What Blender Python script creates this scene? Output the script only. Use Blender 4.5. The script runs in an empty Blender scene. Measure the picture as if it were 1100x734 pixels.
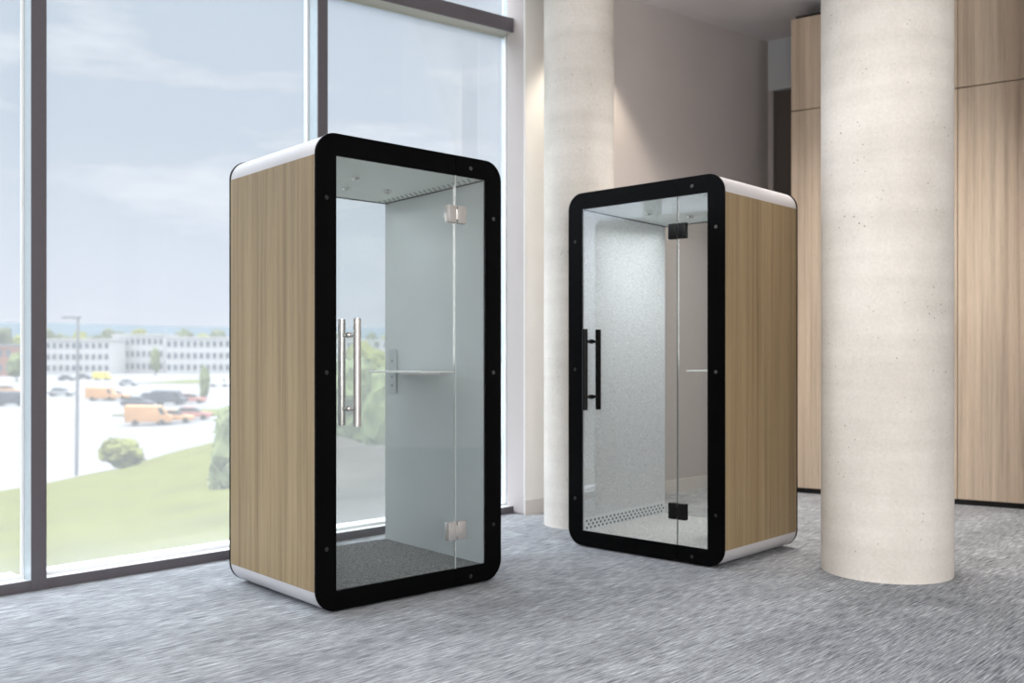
import bpy, bmesh, math, random
from mathutils import Vector, Matrix, noise
random.seed(7)
C = bpy.context.scene.collection
PI = math.pi

# ------------------------------------------------------------------ camera numbers
FPX, HOR, EYE = 1030.0, 388.0, 1.15          # focal length in px of an 1100 wide frame, horizon row, eye height


def floor_pt(px, py, z=0.0):
    d = FPX * (EYE - z) / (py - HOR)
    return Vector(((px - 550) / FPX * d, d, z))


def at(px, py, d):
    return Vector(((px - 550) / FPX * d, d, EYE + (HOR - py) / FPX * d))


# ------------------------------------------------------------------ materials
def srgb(r, g, b):
    def f(c):
        c /= 255
        return c / 12.92 if c <= .04045 else ((c + .055) / 1.055) ** 2.4
    return (f(r), f(g), f(b), 1)


def new_mat(name):
    m = bpy.data.materials.new(name)
    m.use_nodes = True
    nt = m.node_tree
    return m, nt, nt.nodes['Principled BSDF']


def node(nt, typ, **kw):
    n = nt.nodes.new(typ)
    for k, v in kw.items():
        if k in n.inputs:
            n.inputs[k].default_value = v
        else:
            setattr(n, k, v)
    return n


def ramp(nt, fac, stops):
    r = nt.nodes.new('ShaderNodeValToRGB')
    e = r.color_ramp.elements
    while len(e) < len(stops):
        e.new(.5)
    for i, (p, c) in enumerate(stops):
        e[i].position = p
        e[i].color = c
    nt.links.new(fac, r.inputs[0])
    return r.outputs[0]


def mixc(nt, fac, a, b, mode='MIX'):
    m = nt.nodes.new('ShaderNodeMix')
    m.data_type = 'RGBA'
    m.blend_type = mode
    for sock, v in ((m.inputs[0], fac), (m.inputs[6], a), (m.inputs[7], b)):
        if hasattr(v, 'is_linked'):
            nt.links.new(v, sock)
        else:
            sock.default_value = v
    return m.outputs[2]


def coords(nt, scale=(1, 1, 1), rot=(0, 0, 0)):
    t = nt.nodes.new('ShaderNodeTexCoord')
    mp = nt.nodes.new('ShaderNodeMapping')
    mp.inputs['Rotation'].default_value = rot
    nt.links.new(t.outputs['Object'], mp.inputs[0])
    m2 = nt.nodes.new('ShaderNodeMapping')          # turn first, then stretch
    m2.inputs['Scale'].default_value = scale
    nt.links.new(mp.outputs[0], m2.inputs[0])
    return m2.outputs[0]


def nz(nt, vec, scale, detail=3, rough=.5):
    n = node(nt, 'ShaderNodeTexNoise', Scale=scale, Detail=detail, Roughness=rough)
    nt.links.new(vec, n.inputs['Vector'])
    return n.outputs['Fac']


def plain(name, col, rough=.5, metal=0.0, var=.06, scale=6, spec=.5, bump=0):
    m, nt, b = new_mat(name)
    f = nz(nt, coords(nt), scale, 4)
    dark = tuple(c * (1 - var) for c in col[:3]) + (1,)
    lite = tuple(min(1, c * (1 + var)) for c in col[:3]) + (1,)
    nt.links.new(ramp(nt, f, [(.3, dark), (.7, lite)]), b.inputs['Base Color'])
    b.inputs['Roughness'].default_value = rough
    b.inputs['Metallic'].default_value = metal
    b.inputs['Specular IOR Level'].default_value = spec
    if bump:
        bp = node(nt, 'ShaderNodeBump', Strength=bump, Distance=.01)
        nt.links.new(f, bp.inputs['Height'])
        nt.links.new(bp.outputs[0], b.inputs['Normal'])
    return m


def wood(name, a, b_, c, sx=28, axis_rot=0, rough=.5):
    """vertical grain; streaks vary across the object's x and y"""
    m, nt, b = new_mat(name)
    v1 = coords(nt, (1, 1, .02), (0, 0, axis_rot))
    v2 = coords(nt, (1, 1, .006), (0, 0, axis_rot))
    v3 = coords(nt, (1, 1, .05), (0, 0, axis_rot))
    f1 = nz(nt, v1, sx, 5, .6)
    f2 = nz(nt, v2, sx * .28, 2)
    f3 = nz(nt, v3, sx * 6, 3, .6)
    base = ramp(nt, f2, [(.3, a), (.5, b_), (.72, c)])
    s = ramp(nt, f1, [(.3, (.62, .61, .60, 1)), (.55, (1, 1, 1, 1)), (.75, (1.15, 1.15, 1.15, 1))])
    base = mixc(nt, .85, base, s, 'MULTIPLY')
    s3 = ramp(nt, f3, [(.35, (.84, .83, .82, 1)), (.6, (1, 1, 1, 1))])
    base = mixc(nt, .6, base, s3, 'MULTIPLY')
    nt.links.new(base, b.inputs['Base Color'])
    b.inputs['Roughness'].default_value = rough
    b.inputs['Specular IOR Level'].default_value = .3
    return m


def glass(name, tint=(.97, .985, .98, 1), haze_veil=0.0, refl=1.0, haze_col=(.9, .93, .95, 1)):
    m, nt, b = new_mat(name)
    nt.nodes.remove(b)
    out = nt.nodes['Material Output']
    tr = node(nt, 'ShaderNodeBsdfTransparent', Color=tint)
    gl = node(nt, 'ShaderNodeBsdfGlossy', Roughness=.02)
    lw = node(nt, 'ShaderNodeFresnel', IOR=1.45)
    mul = node(nt, 'ShaderNodeMath', operation='MULTIPLY')
    mul.inputs[1].default_value = refl
    nt.links.new(lw.outputs[0], mul.inputs[0])
    mx = nt.nodes.new('ShaderNodeMixShader')
    nt.links.new(mul.outputs[0], mx.inputs[0])
    nt.links.new(tr.outputs[0], mx.inputs[1])
    nt.links.new(gl.outputs[0], mx.inputs[2])
    last = mx
    if haze_veil:
        tl = node(nt, 'ShaderNodeBsdfTranslucent', Color=haze_col)
        m2 = nt.nodes.new('ShaderNodeMixShader')
        m2.inputs[0].default_value = haze_veil
        nt.links.new(mx.outputs[0], m2.inputs[1])
        nt.links.new(tl.outputs[0], m2.inputs[2])
        last = m2
    nt.links.new(last.outputs[0], out.inputs[0])
    return m


M = {}
M['black'] = plain('black_back_painted_glass', (.002, .002, .0022, 1), .25, var=.1, spec=.04)
M['white_shell'] = plain('white_lacquer', (.52, .51, .525, 1), .4, var=.02)
M['booth_wood'] = wood('light_oak_laminate', srgb(138, 118, 88), srgb(146, 127, 96), srgb(156, 138, 106), 26)
M['wall_wood'] = wood('pale_oak_panel', srgb(187, 169, 150), srgb(195, 178, 159), srgb(203, 187, 168), 22)
M['felt'] = plain('grey_felt', (.72, .735, .755, 1), .95, var=.22, scale=120, spec=.1)
M['smooth_panel'] = plain('blue_grey_panel', (.49, .53, .545, 1), .6, var=.03, scale=3, spec=.3)
M['booth_ceiling'] = plain('white_ceiling_panel', (.74, .78, .77, 1), .5, var=.02)
M['dark_hole'] = plain('dark_perforation', (.02, .022, .03, 1), .8)
M['perf'] = plain('white_vent_strip', (.85, .87, .90, 1), .5, var=.03)
M['chrome'] = plain('brushed_steel', (.70, .68, .67, 1), .25, .85, var=.05, scale=40)
M['hinge_steel'] = plain('satin_steel', (.62, .60, .58, 1), .35, .8, var=.05, scale=40)
M['black_metal'] = plain('black_metal', (.005, .005, .0055, 1), .4, .0, spec=.15)
M['bolt'] = plain('dark_bolt_cap', (.02, .02, .02, 1), .4, .3)
M['bright_bolt'] = plain('steel_bolt_cap', (.06, .06, .06, 1), .4, .3)
M['mat'] = plain('dark_grey_loop_carpet', (.20, .198, .195, 1), 1, var=.6, scale=110, spec=.05, bump=.5)
M['mat_light'] = plain('light_grey_loop_carpet', (.66, .65, .64, 1), 1, var=.35, scale=110, spec=.05, bump=.5)
M['shelf'] = plain('pale_shelf', (.70, .70, .70, 1), .35, var=.02)
M['outlet'] = plain('grey_outlet_plate', (.42, .46, .48, 1), .4, var=.03)
M['seal'] = plain('clear_edge_seal', (.44, .48, .48, 1), .2, var=.03)
M['seal_dark'] = plain('smoky_edge_seal', (.10, .11, .11, 1), .3, var=.03)
M['trim_line'] = plain('dark_shadow_gap', (.03, .035, .04, 1), .7)
M['mullion'] = plain('aluminium_shaded_tone', (.115, .105, .118, 1), .4, .2, var=.03, scale=30)  # room-facing fronts: their shade is put into the metal colour
M['mullion_skylit'] = plain('aluminium_skylit_tone', (.40, .46, .49, 1), .35, .2, var=.03, scale=30)  # same metal, skylight on the side faces put into the colour
M['transom_lit'] = plain('aluminium_warm_lit_tone', (.42, .42, .39, 1), .4, .1, var=.03)  # same metal, warm light on the transom underside put into the colour
M['sill'] = plain('sill_skylit_white', (.82, .84, .86, 1), .35, var=.02)  # whitened to carry the skylight on the sill top
M['grey_wall'] = plain('warm_grey_paint', (.455, .425, .42, 1), .8, var=.02, scale=2, spec=.2)
M['skirting'] = plain('light_grey_skirting', (.55, .525, .515, 1), .6, var=.02)
M['white_wall'] = plain('white_paint', (.72, .72, .71, 1), .8, var=.02)
M['bulkhead'] = plain('pale_blue_grey_paint', (.55, .58, .61, 1), .8, var=.02)
M['brown_door'] = plain('dark_brown_door', (.10, .085, .075, 1), .6, var=.08)
M['ceiling'] = plain('ceiling_paint', (.66, .64, .655, 1), .85, var=.02, scale=2)
M['gap'] = plain('black_reveal', (.008, .008, .008, 1), .9)
M['booth_glass'] = glass('clear_booth_glass', (.965, .977, .973, 1), refl=.9)
M['pane'] = glass('window_glass', (.96, .98, .985, 1), haze_veil=.10, refl=.35)  # milky layer added to the pane stands in for outdoor haze


def carpet_mat():
    m, nt, b = new_mat('striated_grey_carpet')
    rot = (0, 0, -math.atan2(WD.y, WD.x))       # streaks run along the window wall
    a = nz(nt, coords(nt, (2.3, 56, 1), rot), 3.0, 4, .72)
    c = nz(nt, coords(nt, (3.6, 125, 1), rot), 2.6, 3, .65)
    d = nz(nt, coords(nt, (1, 1.6, 1), rot), 2.3, 3, .5)
    col = ramp(nt, a, [(.32, (.075, .082, .092, 1)), (.45, (.225, .238, .256, 1)), (.55, (.335, .353, .375, 1)), (.68, (.59, .615, .65, 1))])
    st = ramp(nt, c, [(.36, (.22, .22, .23, 1)), (.47, (1, 1, 1, 1)), (.66, (1.4, 1.4, 1.41, 1))])
    col = mixc(nt, .8, col, st, 'MULTIPLY')
    # carpet tiles laid in staggered courses, each with its own tone
    br = node(nt, 'ShaderNodeTexBrick', Scale=1.0)
    br.inputs['Color1'].default_value = (.80, .80, .80, 1)
    br.inputs['Color2'].default_value = (1.12, 1.12, 1.12, 1)
    br.inputs['Mortar'].default_value = (.93, .93, .93, 1)
    br.inputs['Mortar Size'].default_value = .002
    br.inputs['Brick Width'].default_value = .92
    br.inputs['Row Height'].default_value = .23
    nt.links.new(coords(nt, (1, 1, 1), rot), br.inputs['Vector'])
    col = mixc(nt, .55, col, br.outputs['Color'], 'MULTIPLY')
    bl = ramp(nt, d, [(.35, (.82, .82, .83, 1)), (.65, (1.12, 1.12, 1.12, 1))])
    col = mixc(nt, .6, col, bl, 'MULTIPLY')
    nt.links.new(col, b.inputs['Base Color'])
    b.inputs['Roughness'].default_value = .95
    b.inputs['Specular IOR Level'].default_value = .1
    bp = node(nt, 'ShaderNodeBump', Strength=.35, Distance=.006)
    nt.links.new(c, bp.inputs['Height'])
    nt.links.new(bp.outputs[0], b.inputs['Normal'])
    return m


def concrete_mat():
    m, nt, b = new_mat('cast_concrete')
    big = nz(nt, coords(nt, (1, 1, .6)), 2.2, 4)
    band = nz(nt, coords(nt, (.25, .25, 3.5)), 2.6, 3)
    fine = nz(nt, coords(nt), 60, 4, .7)
    col = ramp(nt, big, [(.3, (.60, .57, .53, 1)), (.7, (.74, .71, .67, 1))])
    col = mixc(nt, .5, col, ramp(nt, band, [(.35, (.88, .875, .865, 1)), (.65, (1.05, 1.05, 1.05, 1))]), 'MULTIPLY')
    col = mixc(nt, .5, col, ramp(nt, fine, [(.3, (.84, .83, .82, 1)), (.65, (1.04, 1.04, 1.04, 1))]), 'MULTIPLY')
    vo = node(nt, 'ShaderNodeTexVoronoi', Scale=26.0, Randomness=1.0)
    nt.links.new(coords(nt), vo.inputs['Vector'])
    gate = nz(nt, coords(nt), 5, 3)
    # bug holes: small dark dots gated by a broad noise so that they come in clusters
    sub = node(nt, 'ShaderNodeMath', operation='SUBTRACT')
    nt.links.new(vo.outputs['Distance'], sub.inputs[0])
    gm = node(nt, 'ShaderNodeMapRange')
    gm.inputs[1].default_value = .45
    gm.inputs[2].default_value = .75
    gm.inputs[3].default_value = .02
    gm.inputs[4].default_value = .13
    nt.links.new(gate, gm.inputs[0])
    nt.links.new(gm.outputs[0], sub.inputs[1])
    pit = ramp(nt, sub.outputs[0], [(0, (.45, .42, .39, 1)), (.05, (1, 1, 1, 1))])
    col = mixc(nt, .8, col, pit, 'MULTIPLY')
    nt.links.new(col, b.inputs['Base Color'])
    b.inputs['Roughness'].default_value = .8
    b.inputs['Specular IOR Level'].default_value = .25
    bp = node(nt, 'ShaderNodeBump', Strength=.25, Distance=.01)
    nt.links.new(fine, bp.inputs['Height'])
    nt.links.new(bp.outputs[0], b.inputs['Normal'])
    return m


# ------------------------------------------------------------------ mesh helpers
def link(name, bm, mats, parent=None, smooth=False):
    bmesh.ops.recalc_face_normals(bm, faces=bm.faces)
    me = bpy.data.meshes.new(name)
    bm.to_mesh(me)
    bm.free()
    if not isinstance(mats, (list, tuple)):
        mats = [mats]
    for m in mats:
        me.materials.append(m)
    if smooth:
        for p in me.polygons:
            p.use_smooth = True
        try:
            me.set_sharp_from_angle(angle=math.radians(35))
        except Exception:
            pass
    o = bpy.data.objects.new(name, me)
    C.objects.link(o)
    if parent:
        o.parent = parent
    return o


def box(bm, lo, hi, mi=0):
    x0, y0, z0 = lo
    x1, y1, z1 = hi
    v = [bm.verts.new(p) for p in ((x0, y0, z0), (x1, y0, z0), (x1, y1, z0), (x0, y1, z0), (x0, y0, z1), (x1, y0, z1), (x1, y1, z1), (x0, y1, z1))]
    fs = []
    for f in ((0, 3, 2, 1), (4, 5, 6, 7), (0, 1, 5, 4), (1, 2, 6, 5), (2, 3, 7, 6), (3, 0, 4, 7)):
        fc = bm.faces.new([v[i] for i in f])
        fc.material_index = mi
        fs.append(fc)
    return fs


def bevel_all(bm, w, seg=2):
    bmesh.ops.bevel(bm, geom=list(bm.edges), offset=w, segments=seg, affect='EDGES', profile=.5)


def bbox_bm(lo, hi, bev=0, seg=2):
    bm = bmesh.new()
    box(bm, lo, hi)
    if bev:
        bevel_all(bm, bev, seg)
    return bm


def cyl(bm, a, b, r0, r1=None, n=20, mi=0):
    a, b = Vector(a), Vector(b)
    r1 = r0 if r1 is None else r1
    z = (b - a).normalized()
    x = z.orthogonal().normalized()
    y = z.cross(x)
    ra, rb = [], []
    for i in range(n):
        t = 2 * PI * i / n
        dvec = x * math.cos(t) + y * math.sin(t)
        ra.append(bm.verts.new(a + dvec * r0))
        rb.append(bm.verts.new(b + dvec * r1))
    fs = [bm.faces.new(ra[::-1]), bm.faces.new(rb)]
    for i in range(n):
        fs.append(bm.faces.new((ra[i], ra[(i + 1) % n], rb[(i + 1) % n], rb[i])))
    for f in fs:
        f.material_index = mi


def prism(bm, outer, hole, t0, t1, frame=lambda s, t, z: (s, t, z)):
    """outline (s,z), optional hole, extruded over t"""
    loops = [outer] + ([hole] if hole else [])
    rings = []
    for t in (t0, t1):
        edges = []
        rr = []
        for lp in loops:
            vs = [bm.verts.new(frame(s, t, z)) for s, z in lp]
            rr.append(vs)
            for i in range(len(vs)):
                edges.append(bm.edges.new((vs[i], vs[(i + 1) % len(vs)])))
        bmesh.ops.triangle_fill(bm, use_beauty=True, use_dissolve=False, edges=edges)
        rings.append(rr)
    for k in range(len(loops)):
        a, b = rings[0][k], rings[1][k]
        n = len(a)
        for i in range(n):
            bm.faces.new((a[i], a[(i + 1) % n], b[(i + 1) % n], b[i]))


def rounded(s0, z0, s1, z1, r, n=10):
    pts = []
    for cx, cz, a0 in ((s1 - r, z0 + r, -PI / 2), (s1 - r, z1 - r, 0), (s0 + r, z1 - r, PI / 2), (s0 + r, z0 + r, PI)):
        for i in range(n + 1):
            a = a0 + PI / 2 * i / n
            pts.append((cx + r * math.cos(a), cz + r * math.sin(a)))
    return pts


def poly_slab(bm, pts, z0, z1):
    """pts xy polygon; z0/z1 numbers or functions of (x,y)"""
    f0 = z0 if callable(z0) else (lambda x, y: z0)
    f1 = z1 if callable(z1) else (lambda x, y: z1)
    a = [bm.verts.new((p[0], p[1], f0(p[0], p[1]))) for p in pts]
    b = [bm.verts.new((p[0], p[1], f1(p[0], p[1]))) for p in pts]
    bm.faces.new(a[::-1])
    bm.faces.new(b)
    n = len(pts)
    for i in range(n):
        bm.faces.new((a[i], a[(i + 1) % n], b[(i + 1) % n], b[i]))


def structure(o, label=None):
    o['kind'] = 'structure'
    if label:
        o['label'] = label
    return o


def tag(o, label, cat, group=None):
    o['label'] = label
    o['category'] = cat
    if group:
        o['group'] = group
    return o


def thing(name, label, cat, loc, rz=0, group=None):
    o = bpy.data.objects.new(name, None)
    o.empty_display_size = .2
    C.objects.link(o)
    o.location = loc
    o.rotation_euler = (0, 0, rz)
    return tag(o, label, cat, group)


# ------------------------------------------------------------------ plan of the room
A0 = floor_pt(0, 641)
A1 = floor_pt(555, 551)
WD = (A1 - A0).normalized()                 # along the window wall, away from the camera
WN = Vector((WD.y, -WD.x, 0))               # into the room
WO = -WN                                    # outwards


def on_line(px, P, D):
    k = (px - 550) / FPX
    # P + D*t on the ray x = k*y
    t = (k * P.y - P.x) / (D.x - k * D.y)
    return t


M['carpet'] = carpet_mat()
M['concrete'] = concrete_mat()

# window wall: local frame, x along WD from A0, y outwards, z up
WANG = math.atan2(WD.y, WD.x)


def wframe(name, bm, mat, parent=None, **k):
    o = link(name, bm, mat, parent, **k)
    if parent is None:
        o.location = (A0.x, A0.y, 0)
        o.rotation_euler = (0, 0, WANG)
    return o


MT = .16                                    # depth of the mullions
s1a, s1b = on_line(34, A0, WD), on_line(48.4, A0, WD)
s2a, s2b = on_line(342, A0, WD), on_line(353.5, A0, WD)
s3a, s3b = on_line(555.3, A0, WD), on_line(563, A0, WD)
mw = .5 * ((s1b - s1a) + (s2b - s2a))
pitch = s2a - s1a
starts = [s1a - 2 * pitch, s1a - pitch, s1a, s2a, s3a]
WALL_TOP = 4.45
# transom follows the photograph: bottom edge through two sight lines on the wall plane


def wall_z(px, py):
    s = on_line(px, A0, WD)
    p = A0 + WD * s
    return s, EYE + (HOR - py) / FPX * p.y


sa, za = wall_z(410, 0)
sb, zb = wall_z(536, 31)
sl_t = (zb - za) / (sb - sa)


def tz(s):                                  # underside of the transom in bay 3, level further left
    return za + sl_t * (max(s, s2b) - sa)


T_H = .105

names = ['trim_1', 'trim_2', 'trim_3', 'trim_4', 'trim_5']
for i, s in enumerate(starts):
    w = s3b - s3a if i == 4 else mw
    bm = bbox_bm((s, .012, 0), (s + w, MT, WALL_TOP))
    mu = structure(wframe(names[i], bm, M['mullion_skylit']))
    wframe('front_strip_shaded', bbox_bm((s - .0005, 0, 0), (s + w + .0005, .012, WALL_TOP), .003, 1), M['mullion'], mu)['label'] = 'dark grey front strip, shade put into its colour'  # thin added strip carrying the darker tone of the shaded front

for i in range(4):
    a = starts[i] + mw
    b = starts[i + 1]
    win = wframe('window_%d' % (i + 1), bbox_bm((a, .125, .055), (b, .135, WALL_TOP)), M['pane'])
    structure(win)
    # shaded front face and skylit top of the sill, both set by colour
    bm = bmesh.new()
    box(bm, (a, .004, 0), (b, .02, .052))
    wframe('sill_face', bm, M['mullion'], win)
    bm = bbox_bm((a, .02, 0), (b, .122, .047), .003, 1)
    box(bm, (a, .105, .047), (b, .123, .066))
    box(bm, (a, .136, .0), (b, .30, .05))
    wframe('window_sill', bm, M['sill'], win)
    # transom (sloping bay is described by its two ends)
    for nm_, y0, y1, mt_ in (('transom', .012, MT, 'transom_lit'), ('transom_front_shaded', 0, .012, 'mullion')):
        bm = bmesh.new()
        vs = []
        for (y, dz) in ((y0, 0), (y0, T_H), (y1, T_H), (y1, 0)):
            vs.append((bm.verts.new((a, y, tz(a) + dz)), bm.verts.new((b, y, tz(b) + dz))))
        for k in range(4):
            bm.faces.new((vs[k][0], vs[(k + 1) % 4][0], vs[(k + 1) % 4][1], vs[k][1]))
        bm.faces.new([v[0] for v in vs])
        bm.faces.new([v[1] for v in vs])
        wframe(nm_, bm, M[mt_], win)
    # slim white glazing bead at the far jamb
    bm = bbox_bm((b - .012, .108, .06), (b, .124, tz(b)))
    wframe('glazing_bead', bm, M['sill'], win)

# ---- grey wall beyond the windows
G0 = floor_pt(563.3, 553.5)
gd = (floor_pt(737, 527.4) - G0).normalized()
GK = G0 + gd * on_line(825, G0, gd)         # far corner
gn = Vector((gd.y, -gd.x, 0))


def wall_seg(name, P, Q, z0, z1, th, mat, side=1, bev=0):
    """box whose visible face runs from P to Q; thickness goes to the far side"""
    d = (Q - P)
    L = d.length
    bm = bbox_bm((0, 0, z0), (L, th * side, z1), bev, 2)
    o = link(name, bm, mat)
    o.location = (P.x, P.y, 0)
    o.rotation_euler = (0, 0, math.atan2(d.y, d.x))
    return structure(o)


wall_seg('wall_back', G0, GK + gd * .15, 0, 4.6, .2, M['grey_wall'], 1, .012)
wall_seg('wall_pier', G0 + gn * .006, G0 + gd * on_line(606, G0, gd) + gn * .006, 0, 4.6, .02, M['white_wall'], 1, .008)
o = wall_seg('baseboard_back', G0 + gn * .012, GK + gn * .012, 0, .11, .0125, M['skirting'])

# ---- oak panelled wall on the right
VPX = -1050.0
wd = Vector(((VPX - 550) / FPX, 1, 0)).normalized()          # pointing to the vanishing point (away, left)
Wc = floor_pt(970, 538)
t850 = on_line(849.8, Wc, wd)
WL = Wc + wd * t850                          # left end of the oak wall
WR = Wc - wd * 5.2
wz_top = EYE + (HOR - 21.3) / FPX * WL.y
wz_seam = EYE + (HOR - 103.0) / FPX * Wc.y
out = Vector((wd.y, -wd.x, 0))
if out.dot(Vector((-1, -1, 0))) < 0:
    out = -out                               # into the room


def oak(name, z0, z1, P, Q, back=.55):
    d = Q - P
    L = d.length
    bm = bbox_bm((0, 0, z0), (L, back, z1), .003, 1)
    o = link(name, bm, M['wall_wood'])
    o.location = (P.x, P.y, 0)
    o.rotation_euler = (0, 0, math.atan2(d.y, d.x))
    return structure(o)


LW = (WR - WL).length
wr = (WR - WL).normalized()
cut = on_line(1028.5, WL, wr)               # upright joint next to the big column
oak('wall_right', .045, wz_seam - .004, WL, WL + wr * (cut - .002))
oak('wall_right_upper', wz_seam + .004, wz_top, WL, WL + wr * (cut - .002))
oak('wall_right_lower_end', .045, wz_seam - .004, WL + wr * (cut + .002), WR)
oak('wall_right_upper_end', wz_seam + .004, wz_top, WL + wr * (cut + .002), WR)
bk = -out
wall_seg('trim_6', WL + bk * .03 + wr * .03, WR + bk * .03, 0, wz_top + .03, .5, M['gap'])
wall_seg('baseboard_right', WL + bk * .02 + wr * .02, WR + bk * .02, 0, .043, .01, M['gap'])

# ---- recess between grey wall and oak wall: pale bulkhead over a dark door
RE = GK + wr * 2.6
dz = EYE + (HOR - 98) / FPX * GK.y
wall_seg('wall_recess', GK, RE, dz, 4.6, .2, M['bulkhead'])
wall_seg('trim_7', GK, GK + wr * .05, 0, dz, .2, M['grey_wall'])
dr = wall_seg('door_1', GK + wr * .05 + bk * .05, RE + bk * .05, .01, dz + .03, .05, M['brown_door'])
wall_seg('wall_recess_end', RE, RE - Vector((gd.y, -gd.x, 0)) * 0 + out * 1.6, 0, 4.6, .2, M['grey_wall'], -1)

# ---- unseen sides of the room that close it and bounce the light
P0 = A0 + WD * starts[0]
E1 = WR + Vector((-.6, -9.5, 0))
E0 = P0 + Vector((1.2, -5.2, 0))
wall_seg('wall_east', WR, E1, 0, 4.6, .2, M['white_wall'], 1)
wall_seg('wall_south', E1, E0, 0, 4.6, .2, M['white_wall'], 1)
wall_seg('wall_west', E0, P0, 0, 4.6, .2, M['white_wall'], 1)

# ---- floor
pts = [P0 + WO * .1, A0 + WD * (s3b) + WO * .1, G0 - gn * .1, GK - gn * .1 + gd * .3, RE + bk * .3, WR + bk * .5 + wr * .3, E1 + Vector((.2, -.2, 0)), E0 + Vector((-.2, -.2, 0))]
bm = bmesh.new()
poly_slab(bm, pts, -.2, 0)
structure(link('floor', bm, M['carpet']))

# ---- ceiling: a level part and a part that dips slightly towards the windows, meeting in a fold
CZ = EYE + (HOR - 44.5) / FPX * GK.y
dep = FPX * (CZ - EYE) / HOR
F2 = Vector(((832 - 550) / FPX * dep, dep, CZ))
K3 = Vector((GK.x, GK.y, CZ))
tq = on_line(679, G0, gd)
Q = G0 + gd * tq
Q.z = EYE + HOR / FPX * Q.y
nrm = (F2 - K3).cross(Q - K3)


def dip(x, y):
    return K3.z - (nrm.x * (x - K3.x) + nrm.y * (y - K3.y)) / nrm.z


fold = (F2 - K3).normalized()
Fe = K3 + fold * 16
bm = bmesh.new()
lp = [K3 - fold * .3, Q - gn * .15 + Vector((0, 0, 0)), G0 - gn * .15, P0 + WO * .25, E0 + Vector((-.3, -.3, 0)), Fe]
poly_slab(bm, [(p.x, p.y) for p in lp], dip, lambda x, y: dip(x, y) + .15)
structure(link('ceiling', bm, M['ceiling']))
bm = bmesh.new()
lp = [K3 - fold * .3, Fe, E1 + Vector((.3, -.3, 0)), WR + bk * .6 + wr * .3, RE + bk * .4, GK + bk * .4]
poly_slab(bm, [(p.x, p.y) for p in lp], CZ, CZ + .15)
structure(link('ceiling_level_part', bm, M['ceiling']))


# ------------------------------------------------------------------ columns
def column(name, px, pyb, half, label, top):
    th = math.atan((px - 550) / FPX)
    al = half * math.cos(th) ** 2 / FPX
    near = FPX * EYE / (pyb - HOR) / math.cos(th)
    D = near / (1 - al)
    r = D * al
    c = Vector((math.sin(th) * D, math.cos(th) * D, 0))
    bm = bmesh.new()
    n = 72
    prof = [(r, 0), (r, .4), (r, 1.2), (r, 2.4), (r, top)]
    rings = []
    for rr, z in prof:
        rings.append([bm.verts.new((rr * math.cos(2 * PI * i / n), rr * math.sin(2 * PI * i / n), z)) for i in range(n)])
    for a, b in zip(rings, rings[1:]):
        for i in range(n):
            bm.faces.new((a[i], a[(i + 1) % n], b[(i + 1) % n], b[i]))
    bm.faces.new(rings[0][::-1])
    bm.faces.new(rings[-1])
    o = link(name, bm, M['concrete'], smooth=True)
    o.location = c
    tag(o, label, 'column')
    return o, c, r


colR, cR, rR = column('concrete_column', 951.8, 627.3, 71.6, 'thick round concrete column in front of the oak wall, right of both booths', CZ + .05)
colL, cL, rL = column('concrete_column', 621.8, 569.5, 37.6, 'slimmer pale concrete column between the two booths, behind the black handled one', 4.2)

# ------------------------------------------------------------------ phone booths
W, D, H = 1.1, .869, 2.188
BT, BB, BS, R = .0986, .1005, .1033, .104
SI0, SI1, ZI0, ZI1 = .144, .957, .113, 2.073
ZB = .008                                   # underside; stands on levelling feet
SEAM = .7985


def tp(p):
    """the lining splays open a little towards the door"""
    s, t, z = p
    u = min(1, max(0, (t - .012) / (D - .042)))
    ks = (.4525 * (1 - u) + .4065 * u) / .4065
    kz = (1.004 * (1 - u) + .98 * u) / .98
    return Vector((.5505 + (s - .5505) * ks, t, 1.093 + (z - 1.093) * kz))


def splay(bm):
    for v in bm.verts:
        v.co = tp(v.co)
    return bm


def shell_bm(outer, rect, t0, t1):
    bm = bmesh.new()
    rings = []
    for t in (t0, t1):
        a = [bm.verts.new((s, t, z)) for s, z in outer]
        b = [bm.verts.new(tp((s, t, z))) for s, z in rect]
        ed = [bm.edges.new((l[i], l[(i + 1) % len(l)])) for l in (a, b) for i in range(len(l))]
        bmesh.ops.triangle_fill(bm, use_beauty=True, edges=ed)
        rings.append((a, b))
    for k in (0, 1):
        p, q = rings[0][k], rings[1][k]
        for i in range(len(p)):
            bm.faces.new((p[i], p[(i + 1) % len(p)], q[(i + 1) % len(p)], q[i]))
    return bm



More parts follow.
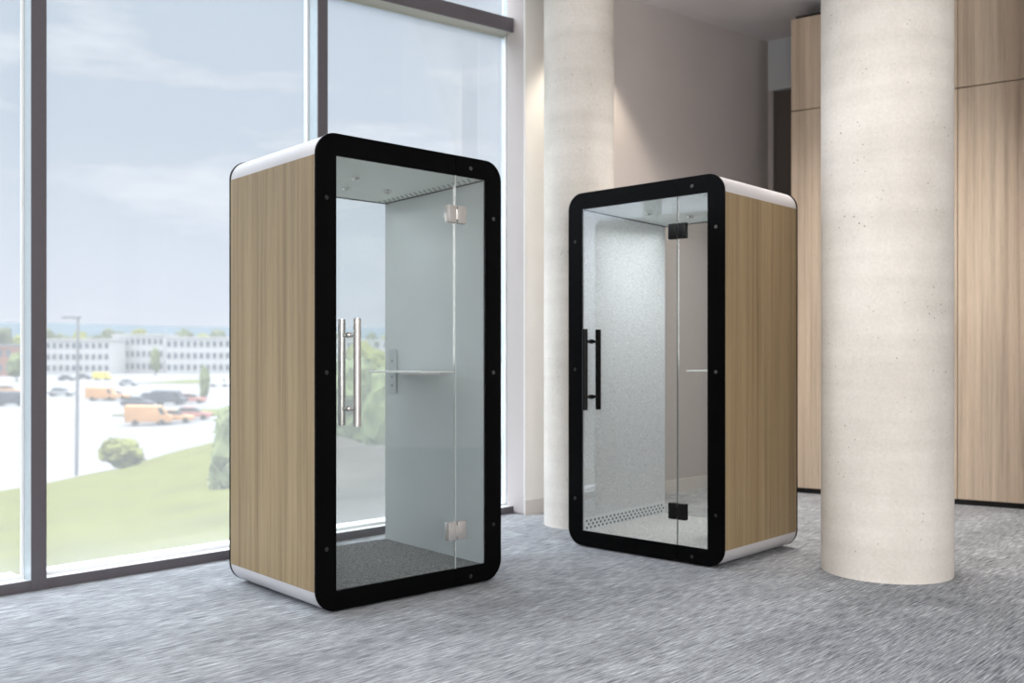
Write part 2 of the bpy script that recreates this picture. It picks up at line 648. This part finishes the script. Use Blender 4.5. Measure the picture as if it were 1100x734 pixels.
def booth(label, loc, ang, metal, hinge_mat, mat_m):
    root = thing('phone_booth', label, 'phone booth', loc, ang, None)
    outer = rounded(0, ZB, W, H, R, 12)
    rect = [(SI0, ZI0), (SI1, ZI0), (SI1, ZI1), (SI0, ZI1)]
    bm = shell_bm(outer, rect, .012, D - .012)
    link('shell', bm, M['white_shell'], root, smooth=True)
    for x0, x1 in ((-.0025, .02), (W - .02, W + .0025)):
        o = link('side_panel', bbox_bm((x0, .0125, R), (x1, D - .0125, H - R), .001, 1), M['booth_wood'], root)
    # rear frame and rear pane
    bm = bmesh.new()
    prism(bm, rounded(-.003, ZB, W + .003, H + .003, R, 12), [(SI0 - .01, ZI0 - .02), (SI1 + .01, ZI0 - .02), (SI1 + .01, ZI1 + .01), (SI0 - .01, ZI1 + .01)], D - .0118, D)
    link('rear_frame', bm, M['black'], root, smooth=True)
    link('rear_glass', bbox_bm((SI0 - .008, D - .02, ZI0 - .018), (SI1 + .008, D - .012, ZI1 + .008)), M['booth_glass'], root)
    # door: black bordered glass leaf, left of the seam
    full = rounded(-.003, ZB, W + .003, H + .003, R, 12)
    left_low = [p for p in full if p[0] < .5 and p[1] < 1]
    left_up = [p for p in full if p[0] < .5 and p[1] > 1]
    right_low = [p for p in full if p[0] > .5 and p[1] < 1]
    right_up = [p for p in full if p[0] > .5 and p[1] > 1]
    s = SEAM - .001
    cshape = [(s, H + .003)] + left_up + left_low + [(s, ZB), (s, BB), (BS, BB), (BS, H - BT), (s, H - BT)]
    bm = bmesh.new()
    prism(bm, cshape, None, 0, .0118)
    door = link('door', bm, M['black'], root, smooth=True)
    link('door_glass', bbox_bm((BS - .01, .002, BB - .01), (s - .002, .010, H - BT + .01)), M['booth_glass'], door)
    s2 = SEAM + .001
    cs = [(s2, ZB)] + right_low + right_up + [(s2, H + .003), (s2, H - BT), (W - BS, H - BT), (W - BS, BB), (s2, BB)]
    bm = bmesh.new()
    prism(bm, cs, None, 0, .0118)
    fx = link('fixed_panel', bm, M['black'], root, smooth=True)
    link('fixed_glass', bbox_bm((s2 + .002, .002, BB - .01), (W - BS + .01, .010, H - BT + .01)), M['booth_glass'], fx)
    o = link('edge_seal', bbox_bm((SEAM - .0017, .000, BB), (SEAM + .0013, .012, H - BT)), M['seal'] if metal is M['chrome'] else M['seal_dark'], door)
    # double pull handle
    for t in (-.06, .072):
        bm = bmesh.new()
        cyl(bm, (.176, t, .85), (.176, t, 1.345), .0175, n=24)
        for z in (1.27, .93):
            cyl(bm, (.176, t, z), (.176, .0 if t < 0 else .012, z), .009, n=14)
            cyl(bm, (.176, -.004 if t < 0 else .016, z), (.176, .0 if t < 0 else .012, z), .014, n=14)
        link('door_handle', bm, metal, door, smooth=True)
    # hinges: two leaves and a knuckle each
    for z0, z1 in ((1.847, 1.935), (.247, .338)):
        bm = bmesh.new()
        for a, b in ((.745, .797), (.806, .858)):
            fs = bmesh.new()
            box(fs, (a, -.012, z0), (b, .022, z1))
            bevel_all(fs, .003, 2)
            me = bpy.data.meshes.new('t')
            fs.to_mesh(me)
            fs.free()
            bm.from_mesh(me)
            bpy.data.meshes.remove(me)
        cyl(bm, (SEAM + .003, -.006, z0 + .018), (SEAM + .003, -.006, z1 - .018), .0065, n=14)
        link('hinge', bm, hinge_mat, door, smooth=True)
    # bolt caps in the black border
    for (sx, z, par) in ((.052, 1.892, door), (.052, 1.098, door), (.052, .296, door), (1.05, 1.892, fx), (1.05, 1.09, fx), (1.05, .296, fx), (.897, 2.136, fx), (.897, .047, fx)):
        bm = bmesh.new()
        cyl(bm, (sx, -.0035, z), (sx, .0, z), .009, .0105, n=16)
        cyl(bm, (sx, -.0045, z), (sx, -.003, z), .005, .006, n=12)
        link('bolt_cap', bm, M['bright_bolt'] if z > .5 and sx > .5 else M['bolt'], par, smooth=True)
    # inside: lining panels, ceiling with perforations, carpet, plinth strip with holes, shelf, sockets
    link('acoustic_panel', splay(bbox_bm((SI0 - .002, .02, ZI0 + .085), (SI0 + .006, D - .024, ZI1 - .006))), M['felt'], root)['label'] = 'grey felt lining'
    link('acoustic_panel', splay(bbox_bm((SI1 - .006, .02, ZI0 + .002), (SI1 + .002, D - .024, ZI1 - .006))), M['smooth_panel'], root)['label'] = 'smooth blue grey lining'
    bm = bmesh.new()
    box(bm, (SI0 - .002, .02, ZI0 + .002), (SI0 + .007, D - .024, ZI0 + .084))
    x = SI0 + .0076
    for r_, zz in enumerate((.062, .041, .02)):
        k = 0
        y = .045 + (.019 if r_ % 2 else 0)
        while y < D - .04:
            cyl(bm, (x - .001, y, ZI0 + zz), (x, y, ZI0 + zz), .0076, n=10, mi=1)
            y += .038
    splay(bm)
    link('vent_strip', bm, [M['perf'], M['dark_hole']], root)
    bm = bmesh.new()
    box(bm, (SI0 + .001, .02, ZI1 - .006), (SI1 - .001, D - .022, ZI1 + .002))
    for col in (.028, .05, .072):
        y = .05 + (.02 if col == .05 else 0)
        while y < D - .04:
            cyl(bm, (SI1 - col, y, ZI1 - .0066), (SI1 - col, y, ZI1 - .005), .0062, n=8, mi=1)
            y += .04
    splay(bm)
    link('ceiling_panel', bm, [M['booth_ceiling'], M['dark_hole']], root)
    bm = bmesh.new()
    for x in (SI0 + .006, SI1 - .011):
        box(bm, (x, .02, ZI1 - .012), (x + .005, D - .024, ZI1 - .006))
    box(bm, (SI0 + .006, D - .026, ZI1 - .011), (SI1 - .006, D - .0205, ZI1 - .006))
    splay(bm)
    link('ceiling_edge_gap', bm, M['trim_line'], root)
    link('carpet_inlay', splay(bbox_bm((SI0 + .008, .0125, ZI0 - .002), (SI1 - .007, D - .024, ZI0 + .004))), mat_m, root)
    for (sx, ty) in ((.40, .30), (.52, .58), (.74, .52)):
        bm = bmesh.new()
        cyl(bm, (sx, ty, ZI1 - .006), (sx, ty, ZI1 - .014), .022, .017, n=18)
        cyl(bm, (sx, ty, ZI1 - .014), (sx, ty, ZI1 - .017), .011, .009, n=14, mi=1)
        link('ceiling_spotlight', bm, [M['chrome'], M['seal']], root, smooth=True)
    bm = bbox_bm((.73, .20, 1.086), (SI1 - .006, .69, 1.096), .003, 2)
    shf = link('shelf', bm, M['shelf'], root)
    bm = bmesh.new()
    box(bm, (SI1 - .06, .26, 1.074), (SI1 - .006, .63, 1.0858))
    link('shelf_bracket', bm, M['hinge_steel'], shf)
    # socket plate beside the shelf
    bm = bbox_bm((SI1 - .012, .735, .965), (SI1 - .006, .805, 1.215), .002, 1)
    so = link('socket_plate', bm, M['outlet'], root)
    for z in (1.01, 1.06, 1.15):
        bm = bmesh.new()
        box(bm, (SI1 - .0135, .753, z - .016), (SI1 - .0119, .787, z + .016))
        for y in (.763, .775):
            box(bm, (SI1 - .0142, y, z - .007), (SI1 - .0134, y + .004, z + .007), 1)
        link('socket', bm, [M['outlet'], M['dark_hole']], so)
    for sx in (.12, W - .12):
        for ty in (.1, D - .1):
            bm = bmesh.new()
            cyl(bm, (sx, ty, 0), (sx, ty, ZB + .001), .03, .022, n=16)
            link('levelling_foot', bm, M['black_metal'], root)
    return root


b1 = booth('oak sided phone booth by the windows, with chrome door handle and steel hinges', (-.8793, 4.3117, 0), .73048, M['chrome'], M['hinge_steel'], M['mat'])
b2 = booth('oak sided phone booth between the columns, with black door handle and black hinges', (.3564, 6.0104, 0), -.74848, M['black_metal'], M['black_metal'], M['mat_light'])

# ------------------------------------------------------------------ outdoors
M['lawn'] = plain('sunny_grass', (.064, .066, .014, 1), 1, var=.22, scale=.8, spec=.1)
M['gravel'] = plain('grey_brown_gravel', (.042, .035, .030, 1), 1, var=.35, scale=1.2, spec=.1)
M['asphalt'] = plain('pale_car_park', (.13, .128, .13, 1), 1, var=.12, scale=.06, spec=.1)
M['verge'] = plain('verge_grass', (.07, .078, .022, 1), 1, var=.2, scale=.3, spec=.1)
M['foliage'] = plain('spring_foliage', (0.0935, 0.11, 0.0495, 1), 1, var=.5, scale=2.2, spec=.1)
M['foliage_yellow'] = plain('yellow_foliage', (.10, .105, .03, 1), 1, var=.4, scale=2.2, spec=.1)
M['foliage_dark'] = plain('dark_foliage', (0.0715, 0.0688, 0.0413, 1), 1, var=.5, scale=3, spec=.1)
M['bark'] = plain('bark', (0.066, 0.055, 0.044, 1), 1)
M['far_tree'] = plain('hazy_tree', (.06, .068, .04, 1), 1, var=.3, scale=.3, spec=.1)
M['hill'] = plain('hazy_hill', (.045, .062, .075, 1), 1, var=.1, scale=.01, spec=.1)
M['bldg'] = plain('pale_render', (.30, .30, .30, 1), .9, var=.05, scale=.1)
M['brick'] = plain('red_brick', (0.187, 0.0935, 0.0715, 1), .9, var=.15, scale=1)
M['roof'] = plain('grey_roof', (0.143, 0.149, 0.16, 1), .9)
M['bwin'] = plain('dark_window', (0.055, 0.066, 0.0825, 1), .3)
M['pole'] = plain('galvanised_pole', (0.11, 0.11, 0.121, 1), .6, .2)
M['tyre'] = plain('tyre', (0.0165, 0.0165, 0.0165, 1), .9)
M['carglass'] = plain('car_glass', (0.033, 0.0385, 0.044, 1), .15)
CARC = {'orange': plain('orange_paint', (.36, .19, .085, 1), .3), 'dark': plain('dark_paint', (0.033, 0.0358, 0.0495, 1), .3), 'white': plain('white_paint_car', (0.413, 0.413, 0.418, 1), .3),
        'red': plain('red_paint', (.26, .10, .085, 1), .3), 'yellow': plain('yellow_paint', (0.413, 0.341, 0.066, 1), .3), 'silver': plain('silver_paint', (0.231, 0.242, 0.259, 1), .3, .4)}

# lawn: ruled surface from the facade out to its far edge
near = [A0 + WD * s + WO * .45 for s in (-7, -3, 0, 1.2, 2.2)]
near = [Vector((p.x, p.y, -.22)) for p in near]
far = [at(-420, 575, 22), at(-120, 548, 28), at(40, 522, 33), at(150, 497, 40), at(275, 462, 48)]


def ruled(name, near, far, mat, n=26, m=10, amp=.10):
    bm = bmesh.new()
    rows = []
    for j in range(n + 1):
        t = (j / n) ** 1.7
        row = []
        for i in range((len(near) - 1) * m + 1):
            k = min(i // m, len(near) - 2)
            u = (i - k * m) / m
            a = near[k].lerp(near[k + 1], u)
            b = far[k].lerp(far[k + 1], u)
            p = a.lerp(b, t)
            p.z += amp * t * noise.noise(p * .25)
            row.append(bm.verts.new(p))
        rows.append(row)
    for a, b in zip(rows, rows[1:]):
        for i in range(len(a) - 1):
            bm.faces.new((a[i], a[i + 1], b[i + 1], b[i]))
    # give the ground a thickness
    bmesh.ops.recalc_face_normals(bm, faces=bm.faces)
    ext = bmesh.ops.extrude_face_region(bm, geom=list(bm.faces))
    for v in ext['geom']:
        if isinstance(v, bmesh.types.BMVert):
            v.co.z -= .5
    return structure(link(name, bm, mat, smooth=True))


ruled('lawn', near, far, M['lawn'])
n2 = [near[-1], Vector((*(A0 + WD * 3.8 + WO * .45).xy, -.22)), Vector((*(A0 + WD * 9 + WO * .45).xy, -.22))]
f2 = [far[-1], at(420, 478, 26), at(700, 470, 30)]
ruled('ground_gravel', n2, f2, M['gravel'], amp=.5)

bm = bmesh.new()
g = [(-260, 30, -6.6), (160, 30, -6.6), (260, 360, -3.0), (-420, 360, -3.0)]
gv = [bm.verts.new(p) for p in g] + [bm.verts.new(p) for p in ((700, 1600, 4), (-1100, 1600, 4))]
bm.faces.new(gv[:4])
bm.faces.new((gv[3], gv[2], gv[4], gv[5]))
structure(link('ground_car_park', bm, M['asphalt']))


def park_z(y):
    return -6.6 + (y - 30) / 330 * 3.6


def on_park(px, y):
    return Vector(((px - 550) / FPX * y, y, park_z(y)))


# strips of grass in the car park
for nm, y0, y1, xa, xb in (('verge', 118, 130, 120, 262), ('verge', 235, 262, 150, 262)):
    bm = bmesh.new()
    a, b = on_park(xa, y0), on_park(xb, y0)
    bm2 = [(a.x, y0), (b.x, y0), (b.x + 3, y1), (a.x + 3, y1)]
    poly_slab(bm, bm2, lambda x, y: park_z(y) - .1, lambda x, y: park_z(y) + .15)
    structure(link('lawn_verge', bm, M['verge']))


def blob(bm, c, r, sub=2, amp=.35, seed=0, mi=0, fr=1.3):
    res = bmesh.ops.create_icosphere(bm, subdivisions=sub, radius=1)
    off = Vector((seed * 3.1, seed * 1.7, seed))
    for v in res['verts']:
        d = v.co.copy()
        k = 1 + amp * noise.noise(d * fr + off) + amp * .6 * noise.noise(d * fr * 2.7 + off)
        v.co = Vector((d.x * r[0] * k, d.y * r[1] * k, d.z * r[2] * k)) + Vector(c)
    return res


def leafy(name, base, h, w, label, mat, n_leaf=0, trunk=.25, group=None, cat='tree', seed=1, nb=7, sub=3):
    rnd = random.Random(seed)
    t = thing(name, label, cat, base, rnd.random() * 6, group)
    bm = bmesh.new()
    cz = h * (trunk + (1 - trunk) / 2)
    hz = h * (1 - trunk) / 2
    cent = [((0, 0, cz), (w * .42, w * .42, hz * .85))]
    for i in range(nb):
        a = rnd.random() * 6.28
        q = rnd.uniform(-.75, .75)
        rad = w * .26 * math.sqrt(max(0.1, 1 - q * q))
        cent.append(((math.cos(a) * rad, math.sin(a) * rad, cz + q * hz * .8), (w * .24, w * .24, hz * .32)))
    for i, (c, r) in enumerate(cent):
        blob(bm, c, r, sub, .4, seed + i, fr=1.8)
    if n_leaf:                               # loose leaves breaking the outline
        for i in range(n_leaf):
            c, r = rnd.choice(cent)
            d = Vector((rnd.gauss(0, 1), rnd.gauss(0, 1), rnd.gauss(0, 1))).normalized()
            p = Vector((c[0] + d.x * r[0] * 1.1, c[1] + d.y * r[1] * 1.1, c[2] + d.z * r[2] * 1.1))
            q = Matrix.Rotation(rnd.random() * 6.28, 3, 'Z') @ Matrix.Rotation(rnd.random() * 3, 3, 'X')
            l = w * .05
            vs = [bm.verts.new(p + q @ Vector(v)) for v in ((-l, 0, 0), (0, -l * .5, 0), (l, 0, l * .2), (0, l * .5, 0))]
            bm.faces.new(vs)
    link('crown', bm, mat, t, smooth=False)
    bm = bmesh.new()
    cyl(bm, (0, 0, -.2), (0, 0, h * (trunk + .25)), w * .05, w * .03, n=8)
    link('trunk', bm, M['bark'], t)
    return t


def lawn_pt(px, py, d):
    return at(px, py, d)


leafy('bush', at(131, 506, 37), 1.3, 1.75, 'round yellow green bush at the far edge of the lawn', M['foliage_yellow'], 250, .05, cat='bush', seed=3)
leafy('bush', at(213, 550.5, 17), .42, .36, 'small dark brown shrub on the lawn near the tall bushy tree', M['foliage_dark'], 150, .05, cat='bush', seed=5)
leafy('tree', at(262, 585, 14.5), 2.15, 1.05, 'tall bushy tree on the lawn, half hidden by the booth at the windows', M['foliage'], 700, .02, seed=8, nb=12)
leafy('tree', on_park(219.5, 150) + Vector((0, 0, 0)), 6.2, 1.7, 'narrow dark conifer beside the car park verge', M['foliage'], 0, .05, seed=12)
for i, (px, d, h, w, m, lab) in enumerate(((372, 60, 8.2, 5, 'foliage', 'green tree seen through the glass just left of the chrome handle'),
                                           (398, 75, 9.0, 5, 'foliage_yellow', 'yellow green tree seen through the glass just right of the chrome handle'),
                                           (425, 52, 7.6, 4.2, 'foliage', 'green tree partly hidden by the grey lining of the booth by the windows'))):
    leafy('tree', Vector(((px - 550) / FPX * d, d, park_z(d))), h, w, lab, M[m], 300, .15, seed=20 + i)
# distant belt of trees behind the buildings
rnd = random.Random(5)
far_labels = 'hazy tree in the distant belt behind the pale buildings'
for i in range(26):
    px = 2 + i * 16.5 + rnd.uniform(-3, 3)
    y = 460 + (i % 3) * 28 + rnd.uniform(-4, 4)
    h = rnd.uniform(17.5, 22)
    leafy('distant_tree', Vector(((px - 550) / FPX * y, y, -2.4)), h, rnd.uniform(11, 14), far_labels, M['foliage_yellow'] if i % 4 == 1 else M['far_tree'], 0, .1, 'distant tree belt', seed=40 + i, nb=4, sub=2)
leafy('tree', on_park(18, 250), 8, 5, 'dark round tree beside the red brick building', M['foliage'], 0, .1, seed=77)
leafy('tree', on_park(167, 300), 9.5, 3.4, 'slim tree standing before the middle of the long pale building', M['foliage'], 0, .1, seed=78)
# hill on the skyline
bm = bmesh.new()
rows = []
for j, (y, hh) in enumerate(((900, 0), (1200, .75), (1500, 1), (1700, .2))):
    row = []
    for i in range(41):
        x = -1500 + i * 60
        z = 2 + hh * (56 + 12 * noise.noise(Vector((x * .0022, y * .001, 3))))
        row.append(bm.verts.new((x, y, z)))
    rows.append(row)
for a, b in zip(rows, rows[1:]):
    for i in range(40):
        bm.faces.new((a[i], a[i + 1], b[i + 1], b[i]))
structure(link('hills', bm, M['hill'], smooth=True))


def building(px0, px1, y, top, label, mat, floors=3, bays=14, depth=14, zb=None):
    x0, x1 = (px0 - 550) / FPX * y, (px1 - 550) / FPX * y
    z0 = park_z(y) if zb is None else zb
    z1 = EYE + (HOR - top) / FPX * y
    t = thing('building', label, 'building', ((x0 + x1) / 2, y, z0))
    w = x1 - x0
    h = z1 - z0
    link('walls', bbox_bm((-w / 2, 0, -1), (w / 2, depth, h)), mat, t)
    bm = bbox_bm((-w / 2 - .3, -.3, h), (w / 2 + .3, depth + .3, h + .6))
    link('roof', bm, M['roof'] if mat is M['brick'] else M['bldg'], t)
    for f in range(floors):
        for b in range(bays):
            cx = -w / 2 + (b + .5) * w / bays
            cz = (f + .3) * h / floors
            bm = bbox_bm((cx - w / bays * .28, -.12, cz), (cx + w / bays * .28, .02, cz + h / floors * .48))
            link('window', bm, M['bwin'], t)
    return t


building(48, 118, 330, 366, 'long pale flat roofed building furthest left beyond the car park', M['bldg'], 3, 10)
building(121, 176, 345, 361, 'pale building in the middle of the row beyond the car park', M['bldg'], 3, 9)
building(178, 262, 335, 364, 'pale building of the row that runs behind the booth by the windows', M['bldg'], 3, 12)
building(-30, 13, 300, 372, 'red brick building left of the first window post', M['brick'], 2, 5)
building(330, 470, 380, 366, 'pale building seen through the glass of the booth by the windows', M['bldg'], 3, 14)

# lamp pole
t = thing('lamp_pole', 'tall grey lamp pole standing in front of the car park', 'lamp pole', on_park(82, 62))
bm = bmesh.new()
cyl(bm, (0, 0, -.5), (.12, 0, 10.2), .13, .08, n=12)
link('pole', bm, M['pole'], t)
bm = bbox_bm((-.9, -.12, 10.15), (.25, .12, 10.32), .03)
link('lamp_head', bm, M['pole'], t)


def make_car(label, colour, loc, rz, van=False):
    t = thing('car', label, 'car', loc, rz)
    bm = bmesh.new()
    L, Wd = (4.9, 1.95) if van else (4.4, 1.8)
    if van:
        prof = [(-2.4, .35), (2.4, .35), (2.45, .95), (1.9, 1.15), (1.35, 2.1), (-2.35, 2.15), (-2.45, 1.9)]
    else:
        prof = [(-2.2, .32), (2.2, .32), (2.2, .75), (1.2, .92), (-1.75, .98), (-2.2, .9)]
    prism(bm, [(a, b) for a, b in prof], None, -Wd / 2, Wd / 2)
    bevel_all(bm, .08, 2)
    link('body', bm, CARC[colour], t, smooth=True)
    bm = bmesh.new()
    if van:
        prism(bm, [(1.2, 1.2), (1.75, 1.2), (1.3, 1.95), (.9, 1.95)], None, -Wd / 2 - .01, Wd / 2 + .01)
    else:
        prism(bm, [(-1.7, .95), (1.1, .9), (.35, 1.42), (-1.1, 1.45)], None, -Wd / 2 + .12, Wd / 2 - .12)
    link('windows', bm, M['carglass'], t)
    if not van:
        bm = bmesh.new()
        prism(bm, [(-1.15, 1.44), (.4, 1.42), (.25, 1.48), (-1.0, 1.5)], None, -Wd / 2 + .14, Wd / 2 - .14)
        link('roof', bm, CARC[colour], t)
    for sx in (-1.35, 1.35):
        for sy in (-1, 1):
            bm = bmesh.new()
            cyl(bm, (sx, sy * (Wd / 2 - .2), .32), (sx, sy * (Wd / 2 + .01), .32), .32, n=16)
            link('wheel', bm, M['tyre'], t)
    return t


cars = [
    (160, 104, 'orange', .3, 1, 'orange van parked just beyond the lawn edge'),
    (186, 107, 'orange', .25, 0, 'orange car parked right of the orange van'),
    (206, 112, 'red', .2, 0, 'red car parked closest to the narrow conifer'),
    (148, 137, 'dark', .1, 0, 'dark car leftmost of the three parked behind the verge'),
    (163, 150, 'dark', .1, 0, 'dark car middle of the three parked behind the verge'),
    (182, 143, 'dark', .05, 1, 'dark van rightmost of the three parked behind the verge'),
    (205, 147, 'red', .1, 0, 'red car parked right of the dark van behind the verge'),
    (110, 155, 'orange', .1, 1, 'orange van right of the lamp pole, in the middle of the car park'),
    (124, 158, 'orange', .1, 0, 'orange car beside the van right of the lamp pole'),
    (66, 170, 'silver', .1, 0, 'silver car left of the lamp pole'),
    (12, 140, 'dark', .2, 1, 'dark van left of the first window post'),
    (8, 180, 'orange', .2, 0, 'orange car left of the first window post'),
    (110, 262, 'yellow', .0, 1, 'yellow van in front of the long pale building'),
    (72, 258, 'dark', .0, 0, 'dark car left of the lamp pole, before the long pale building'),
    (90, 270, 'dark', .0, 0, 'dark car between the lamp pole and the yellow van'),
    (138, 220, 'silver', .0, 0, 'silver car parked alone in the empty part of the car park'),
    (236, 215, 'white', .0, 1, 'white van beside the oak edge of the booth by the windows'),
]
for px, y, c, rz, van, lab in cars:
    make_car(lab, c, on_park(px, y), rz, van)

# ------------------------------------------------------------------ sky and lamps
w = bpy.data.worlds.new('world')
bpy.context.scene.world = w
w.use_nodes = True
nt = w.node_tree
bg = nt.nodes['Background']
tc = nt.nodes.new('ShaderNodeTexCoord')
sep = nt.nodes.new('ShaderNodeSeparateXYZ')
nt.links.new(tc.outputs['Generated'], sep.inputs[0])
skyc = ramp(nt, sep.outputs['Z'], [(0.0, (.62, .63, .72, 1)), (.10, (.52, .55, .655, 1)), (.22, (.39, .445, .545, 1)), (.36, (.34, .405, .50, 1)), (.46, (.62, .63, .66, 1))])
mp = nt.nodes.new('ShaderNodeMapping')
mp.inputs['Scale'].default_value = (1.2, 1.2, 4.5)
nt.links.new(tc.outputs['Generated'], mp.inputs[0])
cl = nz(nt, mp.outputs[0], 3.0, 6, .55)
clm = ramp(nt, cl, [(.50, (0, 0, 0, 1)), (.68, (1, 1, 1, 1))])
skyc = mixc(nt, clm, skyc, (.66, .67, .73, 1))
boost = nt.nodes.new('ShaderNodeMapRange')
boost.inputs[1].default_value = .40
boost.inputs[2].default_value = .66
boost.inputs[3].default_value = 1.0
boost.inputs[4].default_value = 14.0
nt.links.new(sep.outputs['Z'], boost.inputs[0])
# added bright lobe in the unseen sky at left, lighting the columns
dot = node(nt, 'ShaderNodeVectorMath', operation='DOT_PRODUCT')
nt.links.new(tc.outputs['Generated'], dot.inputs[0])
dot.inputs[1].default_value = Vector((-.86, -.12, .50)).normalized()
lobe = nt.nodes.new('ShaderNodeMapRange')
lobe.interpolation_type = 'SMOOTHSTEP'
lobe.inputs[1].default_value = .87
lobe.inputs[2].default_value = .97
lobe.inputs[3].default_value = 0
lobe.inputs[4].default_value = 9.5
nt.links.new(dot.outputs['Value'], lobe.inputs[0])
summ = node(nt, 'ShaderNodeMath', operation='ADD')
nt.links.new(boost.outputs[0], summ.inputs[0])
nt.links.new(lobe.outputs[0], summ.inputs[1])
nt.links.new(skyc, bg.inputs['Color'])
nt.links.new(summ.outputs[0], bg.inputs['Strength'])


def lamp(name, typ, loc, energy, rot=(0, 0, 0), col=(1, 1, 1), **kw):
    l = bpy.data.lights.new(name, typ)
    l.energy = energy
    l.color = col
    for k, v in kw.items():
        setattr(l, k, v)
    o = bpy.data.objects.new(name, l)
    C.objects.link(o)
    o.location = loc
    o.rotation_euler = rot
    return o


lamp('front_overhead_fill', 'AREA', (-.3, 1.4, 3.7), 50, col=(1, .97, .94), shape='RECTANGLE', size=2.5, size_y=1.2, spread=math.radians(110))  # fill added under the ceiling, no known fixture
# added fill from behind the camera; the south wall there is solid
lamp('rear_fill_light', 'AREA', (1.6, -3.12, 2.3), 430, rot=(math.radians(97), 0, math.radians(-8)), col=(1, .965, .93), shape='RECTANGLE', size=5.5, size_y=2.4)
lamp('hall_overhead_fill', 'AREA', (2.3, 6.7, 4.12), 60, col=(1, .94, .89), shape='RECTANGLE', size=1.2, size_y=.8, spread=math.radians(110))  # added fill for the oak wall and recess, no known fixture
for b, wt in ((b1, 2.4), (b2, 6.5)):
    l = lamp('booth_ceiling_lamp', 'AREA', (.55, .45, ZI1 - .03), wt, col=(.95, .98, 1), shape='RECTANGLE', size=.72, size_y=.7, spread=math.radians(130))
    l.parent = b
# downlight washing the grey wall behind the slim column
sp = G0 + gd * on_line(624, G0, gd) + gn * .36
sp.z = 4.0
lamp('wall_downlight', 'SPOT', sp, 135, col=(1, .88, .72), spot_size=math.radians(88), spot_blend=.45, shadow_soft_size=.05)

# added spot without a fixture, brightens the left of the big column
tp0 = Vector((-2.1, 2.6, 3.55))
aim = Vector((cR.x, cR.y, 1.25)) - tp0
lamp('column_fill_spot', 'SPOT', tp0, 390, rot=aim.to_track_quat('-Z', 'Y').to_euler(), col=(1, .97, .93), spot_size=math.radians(42), spot_blend=.7, shadow_soft_size=.35)

# ------------------------------------------------------------------ camera
cam = bpy.data.cameras.new('camera')
co = bpy.data.objects.new('camera', cam)
C.objects.link(co)
co.location = (0, 0, EYE)
co.rotation_euler = (PI / 2, 0, 0)
cam.sensor_fit = 'HORIZONTAL'
cam.sensor_width = 36
cam.lens = FPX / 1100 * 36
cam.shift_y = (HOR - 367) / 1100
cam.clip_end = 4000
cam.dof.use_dof = True
cam.dof.focus_distance = 4.2
cam.dof.aperture_fstop = cam.lens / 1000 / .017
bpy.context.scene.camera = co

sc = bpy.context.scene
sc.view_settings.view_transform = 'Standard'
sc.view_settings.look = 'None'
sc.view_settings.gamma = 1
sc.view_settings.use_curve_mapping = False
sc.view_settings.exposure = 0.0
sc.cycles.max_bounces = 12
sc.cycles.diffuse_bounces = 6
sc.cycles.transparent_max_bounces = 24
sc.cycles.use_denoising = True
sc.cycles.sample_clamp_indirect = 6
